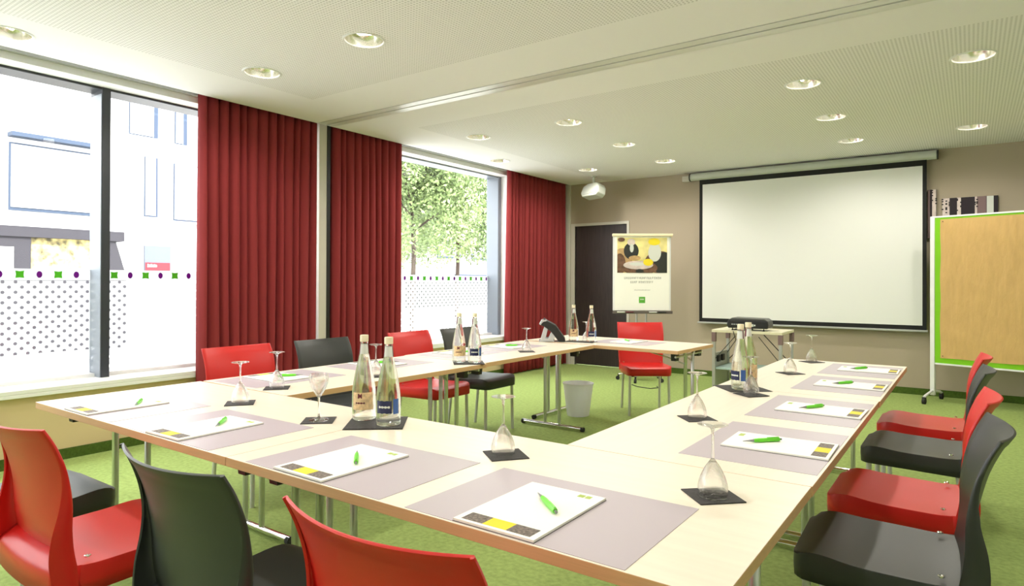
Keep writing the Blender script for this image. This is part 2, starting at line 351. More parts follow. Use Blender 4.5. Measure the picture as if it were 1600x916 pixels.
# windows
def window(name, y0, y1, mull):
    r = bpy.data.objects.new(name, None); COL.objects.link(r); struct(r)
    b = MB(); b.box(-5.61, -5.41, y0, y1, 2.732, 2.75); b.box(-5.61, -5.42, y0, y0+.06, .53, 2.732); b.box(-5.61, -5.40, y1-.06, y1, .53, 2.75)
    b.build('window_frame', 'frame' if name == 'window_1' else 'framel', r)
    b = MB(); b.box(-5.61, -5.50, y0+.06, y1-.06, .53, .555); b.build('window_frame', 'sill', r)
    for y in mull:
        m_ = MB(); m_.box(-5.61, -5.405, y, y+.058, .53, 2.75); mo = m_.build('mullion', 'frame', r)
        m_ = MB(); m_.box(-5.60, -5.41, y-.006, y-.001, .53, 2.70); m_.build('lit_side_strip', 'framel', mo)  # pale strip paints the daylight onto the side of the dark mullion
    if name == 'window_2':
        m_ = MB(); m_.box(-5.60, -5.405, y1-.066, y1-.061, .53, 2.70); m_.build('lit_side_strip', 'framel', r)  # painted-in daylight on the side of the end jamb
    ed = [y0+.06]+[v for y in mull for v in (y-.006, y+.06)]+[y1-.066]
    for i in range(0, len(ed), 2):
        p = MB(); p.poly([(-5.595, ed[i], .55), (-5.595, ed[i+1], .55), (-5.595, ed[i+1], 2.732), (-5.595, ed[i], 2.732)]); p.build('pane', 'pane', r)
        p = MB(); p.poly([(XG, ed[i], .55), (XG, ed[i+1], .55), (XG, ed[i+1], 1.268), (XG, ed[i], 1.268)]); p.build('window_film', 'film', r)
        p = MB(); p.poly([(XG, ed[i], 1.272), (XG, ed[i+1], 1.272), (XG, ed[i+1], 1.355), (XG, ed[i], 1.355)])
        ph = (5.939, .115) if y0 > 4 else ((2.347, .1203) if ed[i] > 2.2 else (1.718, .1203)); k = math.ceil((ed[i]-ph[0])/ph[1])
        while ph[0]+k*ph[1] < ed[i+1]:
            y = ph[0]+k*ph[1]; z = 1.3135; X = XG+.002
            if k % 2 == 0:
                p.mi = 1; q = .027
                p.poly([(X, max(ed[i], y-q), z-q), (X, y, z-q*.85), (X, min(ed[i+1], y+q), z-q), (X, min(ed[i+1], y+q*.85), z), (X, min(ed[i+1], y+q), z+q), (X, y, z+q*.85), (X, max(ed[i], y-q), z+q), (X, max(ed[i], y-q*.85), z)])
            else:
                p.mi = 2; p.poly([(X, min(ed[i+1], max(ed[i], y+.019*math.cos(t))), z+.026*math.sin(t)) for t in (2*PI*j/12 for j in range(12))])
            k += 1
        p.build('film_band', ['band', 'motifg', 'motifp'], r, norm=False)
window('window_1', -4.0, 3.93, [-1.6, .35, 2.181])  # stretch behind the camera is added to let in more daylight
window('window_2', 4.30, 7.30, [])

# ------------------------------------------------------------------ curtains
def curtain(y0, y1, label, seed, flare=0):
    rnd = random.Random(seed); L = y1-y0
    folds = []; y = 0
    while y < L: 
        wd = rnd.uniform(.06, .125); folds.append((y, wd, rnd.uniform(.45, 1))); y += wd
    sc_ = L/(folds[-1][0]+folds[-1][1]); b = MB(); NZ = 14; rows = []
    pts = []
    for (s0, wd, am) in folds:
        for k in range(10):
            t = k/10; pts.append(((s0+wd*t)*sc_, (2*abs(math.sin(PI*t))**.6-1)*am, wd))
    drift = [rnd.uniform(-1, 1) for _ in range(40)]
    for j in range(NZ+1):
        z = .02+(2.85-.02)*j/NZ; h = 1-j/NZ; row = []
        for i, (yy, a, wd) in enumerate(pts):
            dy = .022*h*math.sin(yy*5+drift[3])+ .012*h*math.sin(yy*17+drift[5]*3+j*.25)
            edge = min(1, yy/.08, (L-yy)/.08)
            row.append(b.bm.verts.new((-5.140+a*(.044+.010*h)*(.9+.1*math.sin(yy*9+j*.3)), y0+yy+dy*edge-flare*h*(1-yy/L), z)))
        rows.append(row)
    for A, B in zip(rows, rows[1:]):
        for k in range(len(A)-1): b.f([A[k], A[k+1], B[k+1], B[k]])
    o = b.build('curtain', 'curtain', smooth=80, norm=False); so_ = o.modifiers.new('solid', 'SOLIDIFY'); so_.thickness = .003
    tag(o, label, 'curtain', 'red curtains at the windows')
curtain(2.80, 3.962, 'long red pleated curtain left of the beige pier, nearest the camera', 1)
curtain(4.14, 5.10, 'long red pleated curtain right of the beige pier, middle one of three', 2)
curtain(7.12, 8.62, 'long red pleated curtain in the far corner beside the dark door', 3, .05)

# ------------------------------------------------------------------ downlights
def make_downlight():
    t = thing('downlight', '', 'ceiling light', group='recessed ceiling downlights')
    b = MB(); b.lathe([(.116, .004), (.119, -.004), (.128, -.006), (.135, -.001), (.135, .0)], 40, closed=True); b.build('trim_ring', 'wpaint', t, smooth=True)
    b = MB(); b.lathe([(.117, .0), (.112, .03), (.095, .07), (.06, .10), (0, .105)], 32); b.build('reflector', 'reflector', t, smooth=70)
    for sx in (-1, 1):
        b = MB(); b.tube([(-.06, sx*.028, .062), (.05, sx*.028, .05)], .013, 12); b.build('lamp', 'lampglow', t, smooth=True)
    b = MB(); b.box(-.085, -.055, -.045, .045, .045, .085); b.build('socket', 'chrome', t, bevel=.004)
    L = bpy.data.lights.new('downlight_lamp', 'SPOT'); L.energy = LAMP; L.spot_size = math.radians(165); L.spot_blend = .6; L.shadow_soft_size = .05; L.color = (1, .95, .88)
    lo = bpy.data.objects.new('downlight_lamp', L); COL.objects.link(lo); lo.parent = t; lo.location = (0, 0, -.012); return t
M['lampglow'] = mat('glowing_lamp', (1, 1, 1, 1), .4, emit=(1, .93, .78, 1), estr=9)
DL = {(-4.8, 1.41): 'cut off by the left edge of the photo above the window', (-3.1, 2.74): 'large, second from left in the nearer ceiling section',
      (-4.19, 2.74): 'in the nearer ceiling section above the first red curtain', (.01, 5.26): 'at far right beyond the track, nearest the camera',
      (-1.04, 5.26): 'nearest row beyond the track, right of the centre', (-1.04, 6.45): 'above the right half of the projection screen, middle one of three',
      (-1.04, 7.62): 'closest to the projection screen casing, right of centre', (.01, 7.62): 'at far right, nearest the end wall above the pinboard',
      (-3.1, 5.26): 'beyond the track in front of the middle window, larger of the two', (-4.19, 5.26): 'beyond the track just above the middle window, near red curtain',
      (-3.1, 6.45): 'second row beyond the track, left of the screen casing', (-4.8, 6.45): 'right beside the third red curtain top at the middle window',
      (-4.19, 7.62): 'directly in front of the white ceiling loudspeaker', (-3.1, 7.62): 'near the left end of the screen casing'}
ADDED = {(-3.1, 1.41): 'second from the window', (-1.04, 1.41): 'third from the window', (-1.04, 2.74): 'above the near end of the right row', (.01, 2.74): 'above the right row chairs', (-4.19, -.5): 'rear row, nearest the window', (-3.1, -.5): 'rear row, second from the window', (-1.04, -.5): 'rear row, third from the window', (.01, -.5): 'rear row, farthest from the window'}  # unseen downlights, added to bring more lamp light into the room
dl = make_downlight(); used = False
for p in sorted(LIGHTS):
    place(dl, used, (p[0], p[1], ZC), random.uniform(0, 6), 'round chrome downlight '+DL.get(p, 'added out of view, %s' % {(-4.8, 1.41): ''}.get(p, ADDED.get(p, '')))); used = True

# ------------------------------------------------------------------ folding tables
TZ = .735
def make_table():
    t = thing('folding_table', '', 'table', group='folding conference tables set in a ring'); L, W = 1.503, .745
    b = MB(); b.mi = 1; b.box(-L/2, L/2, -W/2, W/2, TZ-.028, TZ, top=0); b.build('tabletop', ['maple', 'edge'], t, bevel=.0015)
    for sx in (-1, 1):
        x = sx*(L/2-.065)
        for sy in (-1, 1):
            b = MB(); b.tube([(x, sy*.073, .038), (x, sy*.073, .66), (x, sy*.10, .705)], .0145, 14); b.build('leg', 'alu', t, smooth=True)
            b = MB(); b.prism([(-.038, .705), (.038, .705), (.030, .640), (-.030, .640)], 'x', x-sx*.02-.02, x-sx*.02+.02, Matrix.Translation((0, sy*.235, 0))); b.build('hinge_bracket', 'black', t)
            b = MB(); b.tube([(x-sx*.30, sy*.20, .70), (x-sx*.12, sy*.16, .655), (x, sy*.085, .60)], .005, 8); b.build('brace', 'alu', t, smooth=True)
        b = MB(); b.tube([(x, -.27, .672), (x, .27, .672)], .009, 10); b.build('cross_bar', 'alu', t, smooth=True)
        b = MB(); b.tube([(x, -.31, .024), (x, .31, .024)], .017, 14); f = b.build('foot_bar', 'chrome', t, smooth=True)
        for sy in (-1, 1):
            b = MB(); b.tube([(x, sy*.29, .0205), (x, sy*.316, .0205)], .0205, 12); b.build('foot_cap', 'rubber', f, smooth=True)
    return t
tb = make_table()
TABLES = [(-2.598, 1.463, 0, 'pale maple folding table at the front left corner by the window'),
          (-1.093, 1.463, 0, 'pale maple folding table nearest the camera at the front right corner'),
          (-.712, 2.590, PI/2, 'pale maple folding table in the right row, nearer one'),
          (-.708, 4.096, PI/2, 'pale maple folding table in the right row, farther one near projector cart'),
          (-2.968, 2.598, PI/2-.012, 'pale maple folding table in the window row, nearer one'),
          (-2.985, 4.110, PI/2, 'pale maple folding table in the window row, farther one under desk phone'),
          (-2.60, 5.258, -.045, 'pale maple folding table at the back in front of the single far chair')]
for i, (x, y, r, lab) in enumerate(TABLES): place(tb, i, (x, y, 0), r, lab)

# ------------------------------------------------------------------ chairs
def make_chair(name, mt, label):
    t = thing(name, label, 'chair')
    # seat
    b = MB(); N = 16; hy = .212; rows = []
    def hwid(v): return .214+.010*(1-v*v)-(.010 if v > 0 else 0)*v
    for j in range(N+1):
        v = -1+2*j/N; row = []
        for i in range(N+1):
            u = -1+2*i/N; x, y = u*hwid(v), v*hy
            rr = .045 if v > 0 else .012; ax, ay = hwid(v)-rr, hy-rr
            if abs(x) > ax and abs(y) > ay:
                dx, dy = (abs(x)-ax)/rr, (abs(y)-ay)/rr; m = max(dx, dy); d = math.hypot(dx, dy)
                k = m/d if d > 0 else 1; x = math.copysign(ax+rr*dx*k, x); y = math.copysign(ay+rr*dy*k, y)
            z = .466-.010*(1-u*u)*(1-abs(v)**3)-.009*(1-v)/2
            z += .007*math.exp(-((v-.62)/.28)**2) - .016*(max(0, v-.72)/.28)**2 + .006*max(0, -v-.7)/.3
            row.append(b.bm.verts.new((x, y, z)))
        rows.append(row)
    for A, B in zip(rows, rows[1:]):
        for k in range(N): b.f([A[k], A[k+1], B[k+1], B[k]])
    loop = rows[0][:]+[r[-1] for r in rows[1:]]+rows[-1][-2::-1]+[r[0] for r in rows[-2:0:-1]]
    prev = loop
    for (off, dz) in ((.0012, -.0006), (.002, -.003), (.0025, -.04), (0, -.076)):
        ring = []
        for v in loop:
            d = Vector((v.co.x, v.co.y, 0)); d = Vector((d.x/.21, d.y/.21, 0)); m = max(abs(d.x), abs(d.y)) or 1
            d = Vector((d.x if abs(d.x) > .93*m else 0, d.y if abs(d.y) > .93*m else 0, 0)).normalized()
            zt = (.460+dz) if dz < -.03 else v.co.z+dz
            if dz < -.03 and v.co.y < 0: zt -= .008*(-v.co.y/.21)
            ring.append(b.bm.verts.new((v.co.x+d.x*off, v.co.y+d.y*off, zt)))
        n = len(loop)
        for k in range(n): b.f([prev[k], prev[(k+1) % n], ring[(k+1) % n], ring[k]])
        prev = ring
    o = b.build('seat', mt, t, smooth=28); s_ = o.modifiers.new('solid', 'SOLIDIFY'); s_.thickness = .005; s_.offset = -1
    # backrest: profile (y, z, half width, hollow, flange)
    P = spline([(-.196, .390, .212, .004, .060), (-.204, .455, .213, .010, .062), (-.213, .505, .214, .016, .058), (-.219, .567, .218, .024, .046), (-.220, .635, .222, .032, .029), (-.227, .694, .225, .038, .016), (-.240, .753, .227, .042, .010), (-.263, .814, .228, .046, .007), (-.290, .864, .226, .048, .006)], 4)
    b = MB(); rows = []; NU = 20
    for (y, z, hw, k, fl) in P:
        rows.append([b.bm.verts.new((hw*(-1+2*i/NU), y-k*(1-(-1+2*i/NU)**2), z-(.006*(1-(-1+2*i/NU)**2) if z > .84 else 0))) for i in range(NU+1)])
    for A, B in zip(rows, rows[1:]):
        for q in range(NU): b.f([A[q], A[q+1], B[q+1], B[q]])
    fl_end = {}
    for sx, idx in ((-1, 0), (1, NU)):
        prev = [r[idx] for r in rows]
        for a, o_ in ((.12, .004), (.5, .006), (1, -.004)):
            cur = []
            for r, (y, z, hw, k, fl) in zip(rows, P):
                cur.append(b.bm.verts.new((sx*(hw+o_*min(1, fl/.02)), y-fl*a, z-fl*a*.12)))
            for q in range(len(prev)-1): b.f([prev[q], prev[q+1], cur[q+1], cur[q]])
            prev = cur
        fl_end[sx] = prev
    o = b.build('backrest', mt, t, smooth=60); s_ = o.modifiers.new('solid', 'SOLIDIFY'); s_.thickness = .006; s_.offset = 0
    bv = o.modifiers.new('bevel', 'BEVEL'); bv.width = .002; bv.segments = 2; bv.limit_method = 'ANGLE'; bv.angle_limit = 1.0
    # lower rear skirt joining the flanges
    b = MB(); prev = None
    for i in range(NU+1):
        u = -1+2*i/NU; x = u*.208; y = -.258-.012*(1-u*u)
        cur = b._v([(x*1.01, -.212-.014*(1-u*u), .494), (x, -.234-.014*(1-u*u), .480-.006*(1-u*u)), (x, y+.005, .468-.006*(1-u*u)), (x, y-.001, .455-.004*(1-u*u)), (x, y, .384)])
        if prev:
            for q in range(4): b.f([prev[q], prev[q+1], cur[q+1], cur[q]])
        prev = cur
    for sx in (-1, 1): b.poly([(sx*.208, -.254, .468), (sx*.208, -.258, .384), (sx*.214, -.19, .384), (sx*.214, -.19, .462)])
    o = b.build('rear_skirt', mt, t, smooth=60); s_ = o.modifiers.new('solid', 'SOLIDIFY'); s_.thickness = .005; s_.offset = 0
    for sx in (-1, 1):
        for (y0, y1) in ((.172, .178), (-.185, -.235)):
            b = MB(); b.tube([(sx*.19, y1, .0), (sx*.183, y0, .44)], .0125, 14); b.build('leg', 'alup2', t, smooth=True)
        b = MB(); b.lathe([(0, 0), (.009, 0), (.009, .003), (.006, .004), (.004, .002), (0, .002)], 16, (sx*.185, -.165, .4705)); b.build('rivet', 'chrome', t, smooth=True)
    return t
M['alup2'] = mat('silver_painted_leg', (.62, .63, .60, 1), .38, metal=.35)
rc = make_chair('stacking_chair', 'red', ''); dc = make_chair('stacking_chair', 'dark', '')
CH = [('r', -2.272, .975, 0, 'red plastic chair seen from behind at the left edge of the photo', 'f'),
      ('d', -1.495, 1.035, 0, 'dark grey plastic chair seen from behind, between two red ones in front', 'f'),
      ('r', -.825, 1.033, 0, 'red plastic chair seen from behind, cut off at the bottom of the photo', 'f'),
      ('d', -2.93, .955, 0, 'dark chair at far left, only its seat showing behind the red chair', 'f'),
      ('d', -.238, 2.29, PI/2+.04, 'dark grey plastic chair in the right row, nearest the camera', 'r'),
      ('r', -.245, 2.93, PI/2, 'red plastic chair in the right row, second from the camera', 'r'),
      ('d', -.240, 3.82, PI/2, 'dark grey plastic chair in the right row, third from the camera', 'r'),
      ('r', -.240, 4.50, PI/2, 'red plastic chair in the right row, farthest, under the pinboard corner', 'r'),
      ('r', -2.595, 5.895, -2.52, 'red plastic chair alone behind the back table, below the flip chart', None),
      ('r', -3.46, 2.29, -PI/2, 'red plastic chair in the window row, nearest the camera, before the first curtain', 'w'),
      ('d', -3.45, 2.93, -PI/2, 'dark grey plastic chair in the window row, under the beige pier', 'w'),
      ('r', -3.45, 3.79, -PI/2, 'red plastic chair in the window row, under the middle window edge', 'w'),
      ('d', -3.42, 4.37, -PI/2, 'dark grey plastic chair in the window row, farthest, behind two bottles', 'w')]
ur = ud = False
GR = {'f': 'chairs along the front of the tables', 'r': 'chairs along the right row of tables', 'w': 'chairs along the window row of tables'}
for k, x, y, r, lab, g in CH:
    if k == 'r': o = place(rc, ur, (x, y, 0), r, lab); ur = True
    else: o = place(dc, ud, (x, y, 0), r, lab); ud = True
    if g: o['group'] = GR[g]

# ------------------------------------------------------------------ placemats, notepads, pens
def make_mat():
    b = MB(); b.box(-.285, .285, -.20, .20, 0, .0012); return tag(b.build('placemat', 'mat'), '', 'placemat', 'mauve grey placemats')
def make_pad():
    t = thing('notepad', '', 'notepad', group='notepads laid out on the placemats')
    b = MB(); b.box(-.108, .108, -.160, .160, .0015, .0065); b.build('sheets', 'paper', t)
    b = MB(); b.box(-.109, .109, -.161, .161, 0, .0015); b.build('backing_card', 'board', t)
    b = MB(); z = .0070
    for i, (a, c) in enumerate(((-.092, -.034), (-.033, .030), (.031, .092))):
        b.mi = 1 if i == 1 else 0; b.box(a, c, -.150, -.108, .0065, z)
    b.build('printed_strip', ['photo', 'yellow'], t)
    b = MB(); b.box(.045, .062, .128, .145, .0065, z); b.box(.066, .080, .128, .145, .0065, z); b.build('logo_print', 'olive', t); return t
def make_pen():
    t = thing('ballpoint_pen', '', 'pen', group='green pens on the notepads')   # lies along +y, tip at y=0
    R = Matrix.Rotation(-PI/2, 4, 'X')
    def lath(prof, name, m):
        b = MB(); b.lathe(prof, 14); bmesh.ops.transform(b.bm, matrix=Matrix.Translation((0, 0, .0068)) @ R, verts=b.bm.verts); b.build(name, m, t, smooth=True)
    lath([(0, 0), (.001, .002), (.0022, .016), (.0042, .034), (.0048, .040), (0, .040)], 'tip', 'pentip')
    lath([(0, .040), (.0056, .0401), (.0068, .06), (.0068, .128), (.006, .134), (0, .135)], 'barrel', 'pen')
    lath([(0, .134), (.0035, .134), (.0035, .142), (0, .142)], 'push_button', 'pentip')
    b = MB(); b.box(-.0022, .0022, .09, .132, .0138, .0152); b.build('clip', 'pen', t); return t
mt_, pd_, pn_ = make_mat(), make_pad(), make_pen(); k = 0
SET = []   # mat centre, pad centre, rotation of pad (local -y faces the sitter), pen tip, pen end, name of place
WH = ['at the front left corner beside the window', 'in the front row, second from the left', 'in the front row, right of the table seam', 'in the front row nearest the camera']
for i, (mx, px, tip, end) in enumerate(((-2.93, -2.95, (-2.846, 1.277), (-2.944, 1.347)), (-2.24, -2.255, (-2.202, 1.262), (-2.284, 1.345)), (-1.465, -1.505, (-1.539, 1.34), (-1.431, 1.241)), (-.808, -.835, (-.873, 1.336), (-.768, 1.25)))):
    SET.append(((mx, 1.297), (px, 1.258), 0, tip, end, WH[i]))
WH = ['in the right row nearest the camera', 'in the right row, second from the camera', 'in the right row, third from the camera', 'in the right row, farthest from the camera']
for i, (my, py, tip, end) in enumerate(((2.235, 2.228, (-.612, 2.167), (-.514, 2.271)), (2.955, 2.948, (-.586, 2.885), (-.505, 3.013)), (3.77, 3.757, (-.589, 3.694), (-.506, 3.809)), (4.455, 4.475, (-.603, 4.40), (-.523, 4.515)))):
    SET.append(((-.548, my), (-.510, py), PI/2, tip, end, WH[i]))
WH = ['in the window row, nearest the camera', 'in the window row, second from the camera', 'in the window row, third from the camera', 'in the window row, farthest from the camera']
for i, y in enumerate((2.16, 2.90, 3.70, 4.30)):
    SET.append(((-3.105, y), (-3.13, y-.01), -PI/2, (-3.03, y+.09), (-3.12, y-.02), WH[i]))
SET.append(((-2.50, 5.29), (-2.50, 5.31), PI-.06, (-2.46, 5.27), (-2.55, 5.35), 'on the back table before the single red chair'))
for i, (mc, pc, r, tip, end, wh) in enumerate(SET):
    place(mt_, i, (mc[0], mc[1], TZ), r if i != 12 else -.06, 'mauve grey rectangular placemat '+wh)
    if i == 12 or True: place(pd_, i, (pc[0], pc[1], TZ+.0012), r+(0, .02, -.015)[i % 3], 'white notepad with small printed strip '+wh)
    d = Vector(end)-Vector(tip); place(pn_, i, (tip[0], tip[1], TZ+.0080), math.atan2(-d.x, d.y), 'green ballpoint pen on the notepad '+wh)

# ------------------------------------------------------------------ coasters, glasses, bottles
def napkin(name, x, y, s, r, label, z=TZ, folds=False):
    b = MB(); b.box(-s/2, s/2, -s/2, s/2, 0, .003)
    if folds: b.box(-s/2+.004, s/2-.002, -s/2+.003, -.004, .003, .0045)
    return tag(b.build(name, 'slate', loc=(x, y, z), rz=r, bevel=.0008), label, 'coaster', 'black square coasters under glasses and bottles')
def make_glass():
    t = thing('wine_glass', '', 'glass', group='stemmed glasses on the tables')
    out = spline([(.0035, .086), (.009, .093), (.021, .111), (.0315, .134), (.0368, .156), (.0352, .178)], 5)
    inn = [(max(r-.0014, .0), z+.0012) for r, z in out][::-1]
    inn = [(.0340, .178)]+[p for p in inn if p[1] < .177 and p[0] > .006]+[(0, .094)]
    b = MB(); b.lathe([(0, .087)]+out+inn, 28); b.build('bowl', 'glass', t, smooth=70)
    b = MB(); b.lathe([(0, 0), (.037, 0), (.0375, .0015), (.03, .0035), (.010, .007), (.0045, .014), (.0033, .03), (.0032, .06), (.0045, .08), (.0040, .0868), (0, .0868)], 28); b.build('stem_and_foot', 'glass', t, smooth=70); return t
gl = make_glass()
GL = [(-2.037, 1.583, 0, 'stemmed glass standing upright on a black coaster left of two bottles'),
      (-2.603, 1.605, 1, 'stemmed glass upside down near the front left corner of the tables'),
      (-2.825, 1.940, 1, 'stemmed glass upside down in front of the first red window chair'),
      (-1.180, 1.610, 1, 'stemmed glass upside down at the centre of the front row'),
      (-.527, 1.608, 1, 'stemmed glass upside down nearest the camera at the right corner'),
      (-.877, 2.487, 1, 'stemmed glass upside down near the inner edge of right row, second from camera'),
      (-.855, 3.165, 1, 'stemmed glass upside down standing just in front of the two right row bottles'),
      (-.872, 4.062, 1, 'stemmed glass upside down in the right row beyond the bottles'),
      (-.880, 4.735, 1, 'stemmed glass upside down at the far end of the right row'),
      (-2.735, 2.515, 1, 'stemmed glass upside down half hidden behind the two front bottles'),
      (-2.785, 4.10, 1, 'stemmed glass upside down in the window row left of the desk phone'),
      (-2.84, 5.14, 1, 'stemmed glass upside down between the two bottles on the back table')]
for i, (x, y, up, lab) in enumerate(GL):
    o = place(gl, i, (x, y, TZ+.0033+(.178 if up else 0)), 0, lab)
    if up: o.rotation_euler.x = PI; 
    z = TZ
    if i == 6: o.location.z += .0016; 
    if i in (11,): o.location.z = TZ+.0005+.178; continue
    napkin('coaster', x+(.01 if i == 3 else 0), y, .118, .80+(-.05, .12, .06, .1, -.03)[i % 5], 'black coaster under the '+lab.replace('stemmed ', '').replace(' standing just', '').replace(' standing upright on a black coaster', ' standing upright').replace(' half hidden', '').replace(' in front of', ' before').replace(' near the inner edge of', ' on'), z+(.0015 if i == 6 else 0))
def make_bottle(navy):
    t = thing('water_bottle', '', 'bottle', group='glass water bottles')
    prof = spline([(.0425, .004), (.0450, .012), (.0450, .09), (.0425, .13), (.033, .185), (.0215, .235), (.0160, .265), (.0145, .298)], 4)
    b = MB(); b.lathe([(0, .001), (.038, 0)]+prof+[(0, .298)], 32); b.build('glass_body', 'water', t, smooth=70)
    b = MB(); b.lathe([(.0148, .2985), (.0160, .299), (.0162, .321), (.0150, .324), (0, .3245)], 24); b.lathe([(0, .2985), (.0148, .2985)], 24); b.build('cap', 'cream', t, smooth=True)
    def wrap(name, m, a0, a1, z0, z1, rad=.0457, n=14, wave=0):
        b = MB(); rows = [[], []]
        for i in range(n+1):
            a = a0+(a1-a0)*i/n; rr = (rad, rad)
            for j, z in enumerate((z0, z1)):
                z += wave*math.sin(i*1.4)*(1 if j else -1)
                r_ = rad if z < .1 else rad-(z-.09)*.05
                rows[j].append(b.bm.verts.new((r_*math.cos(a), r_*math.sin(a), z)))
        for i in range(n): b.f([rows[0][i], rows[0][i+1], rows[1][i+1], rows[1][i]])
        return b.build(name, m, t, smooth=80, norm=False)
    if navy:
        wrap('label', 'labeln', -.85, .50, .048, .094, wave=.001); wrap('label', 'labelb', .62, 1.15, .045, .100)
        lb = wrap('label_lettering', 'whitep', -.60, .35, .068, .0745, .0462, 16, .0012)
    else:
        wrap('label', 'labelc', -.9, 1.0, .042, .108); wrap('label_lettering', 'wine', -.55, .25, .066, .071, .0462, 16, .0012)
        wrap('label_emblem', 'wine', -.35, .0, .088, .102, .0462, 6, .003)
    b = MB(); rows = [[], []]
    for i in range(17):
        a = 2*PI*i/16
        for j, (z, r_) in enumerate(((.252, .0188), (.290, .0156))): rows[j].append(b.bm.verts.new((r_*math.cos(a), r_*math.sin(a), z)))
    for i in range(16):
        b.mi = 1 if i in (12, 13, 3) else 0; b.f([rows[0][i], rows[0][i+1], rows[1][i+1], rows[1][i]])
    b.build('neck_label', ['whitep', 'wine'], t, norm=False); return t
bc, bn = make_bottle(False), make_bottle(True)
BT = [('c', -1.908, 1.694, -.9, 'clear water bottle with cream label on the front table, left of the pair'),
      ('n', -1.762, 1.683, -1.0, 'clear water bottle with navy label on the front table, right of the pair'),
      ('c', -2.765, 3.275, -.8, 'clear water bottle with cream label in the window row, left of the pair'),
      ('n', -2.665, 3.315, -.8, 'clear water bottle with navy label in the window row, right of the pair'),
      ('n', -.938, 3.285, -1.9, 'clear water bottle in the right row, left one of the pair below the projector'),
      ('c', -.946, 3.45, -1.1, 'clear water bottle in the right row, right one of the pair'),
      ('c', -2.935, 5.08, -.9, 'clear water bottle on the back table right of the desk phone'),
      ('n', -2.765, 5.10, -.9, 'clear water bottle with navy label on the back table near the red chair')]
uc = un_ = False
for kx, x, y, r, lab in BT:
    if kx == 'c': place(bc, uc, (x, y, TZ+.005), r, lab); uc = True
    else: place(bn, un_, (x, y, TZ+.005), r, lab); un_ = True
napkin('napkin', -1.825, 1.683, .215, .69, 'large black napkin under the two front bottles', folds=True)
napkin('napkin', -2.705, 3.30, .20, .75, 'large black napkin under the two bottles of the window row', folds=True)
napkin('napkin', -.945, 3.335, .215, .72, 'large black napkin under the two bottles of the right row', folds=True).location.z -= .0016
napkin('napkin', -2.86, 5.075, .20, .2, 'large black napkin under the two bottles on the back table', z=TZ+.0003, folds=True).scale = (1.35, .8, 1)

# ------------------------------------------------------------------ desk phone
def phone():
    t = thing('desk_phone', 'black and silver conference phone tilted on its stand at the back of window row', 'phone', (-3.10, 4.98, TZ), .55)
    X = Matrix.Translation((0, 0, .0))
    b = MB(); b.prism([(-.105, .150), (-.085, .185), (-.050, .190), (.03, .148), (.115, .030), (.118, .0), (.060, .0), (-.01, .09), (-.075, .138)], 'y', -.09, .09); b.build('body', 'black', t, bevel=.006)
    b = MB(); b.prism([(-.118, .158), (-.098, .196), (-.050, .196), (-.052, .184), (-.082, .178), (-.104, .150)], 'y', -.092, .092); b.build('silver_trim', 'silver', t, bevel=.004)
    for y0 in (-.085, .045):
        b = MB(); b.prism([(-.112, .0), (-.072, .135), (-.035, .130), (-.060, .03), (-.035, .03), (.005, .108), (.045, .085), (.005, .0)], 'y', y0, y0+.04); b.build('stand_leg', 'silver', t, bevel=.003)
    b = MB(); b.box(-.12, .02, -.09, .09, 0, .012); b.build('base', 'silver', t, bevel=.004)
    b = MB(); b.box(-.03, .03, -.02, .075, 0, .005, Matrix.Translation((-.055, -.005, .187)) @ Matrix.Rotation(.62, 4, 'Y')); b.build('display', 'charcoal', t)
    b = MB()
    for i in range(4):
        for j in range(3):
            xf = Matrix.Translation((.035+.02*i, -.03+.03*j, .12-.0288*i)) @ Matrix.Rotation(.963, 4, 'Y'); b.box(-.007, .007, -.009, .009, -.002, .005, xf)
    b.build('keypad', 'silver', t)
phone()
# ------------------------------------------------------------------ waste bin
b = MB(); b.lathe([(.0, .004), (.100, .004), (.103, .0), (.106, .006), (.143, .300), (.149, .302), (.150, .310), (.144, .310), (.140, .304), (.1025, .009), (0, .008)], 40)
tag(b.build('waste_bin', 'bin', smooth=40, loc=(-3.06, 5.385, 0)), 'frosted white round waste bin on the green carpet under the back table', 'waste bin')

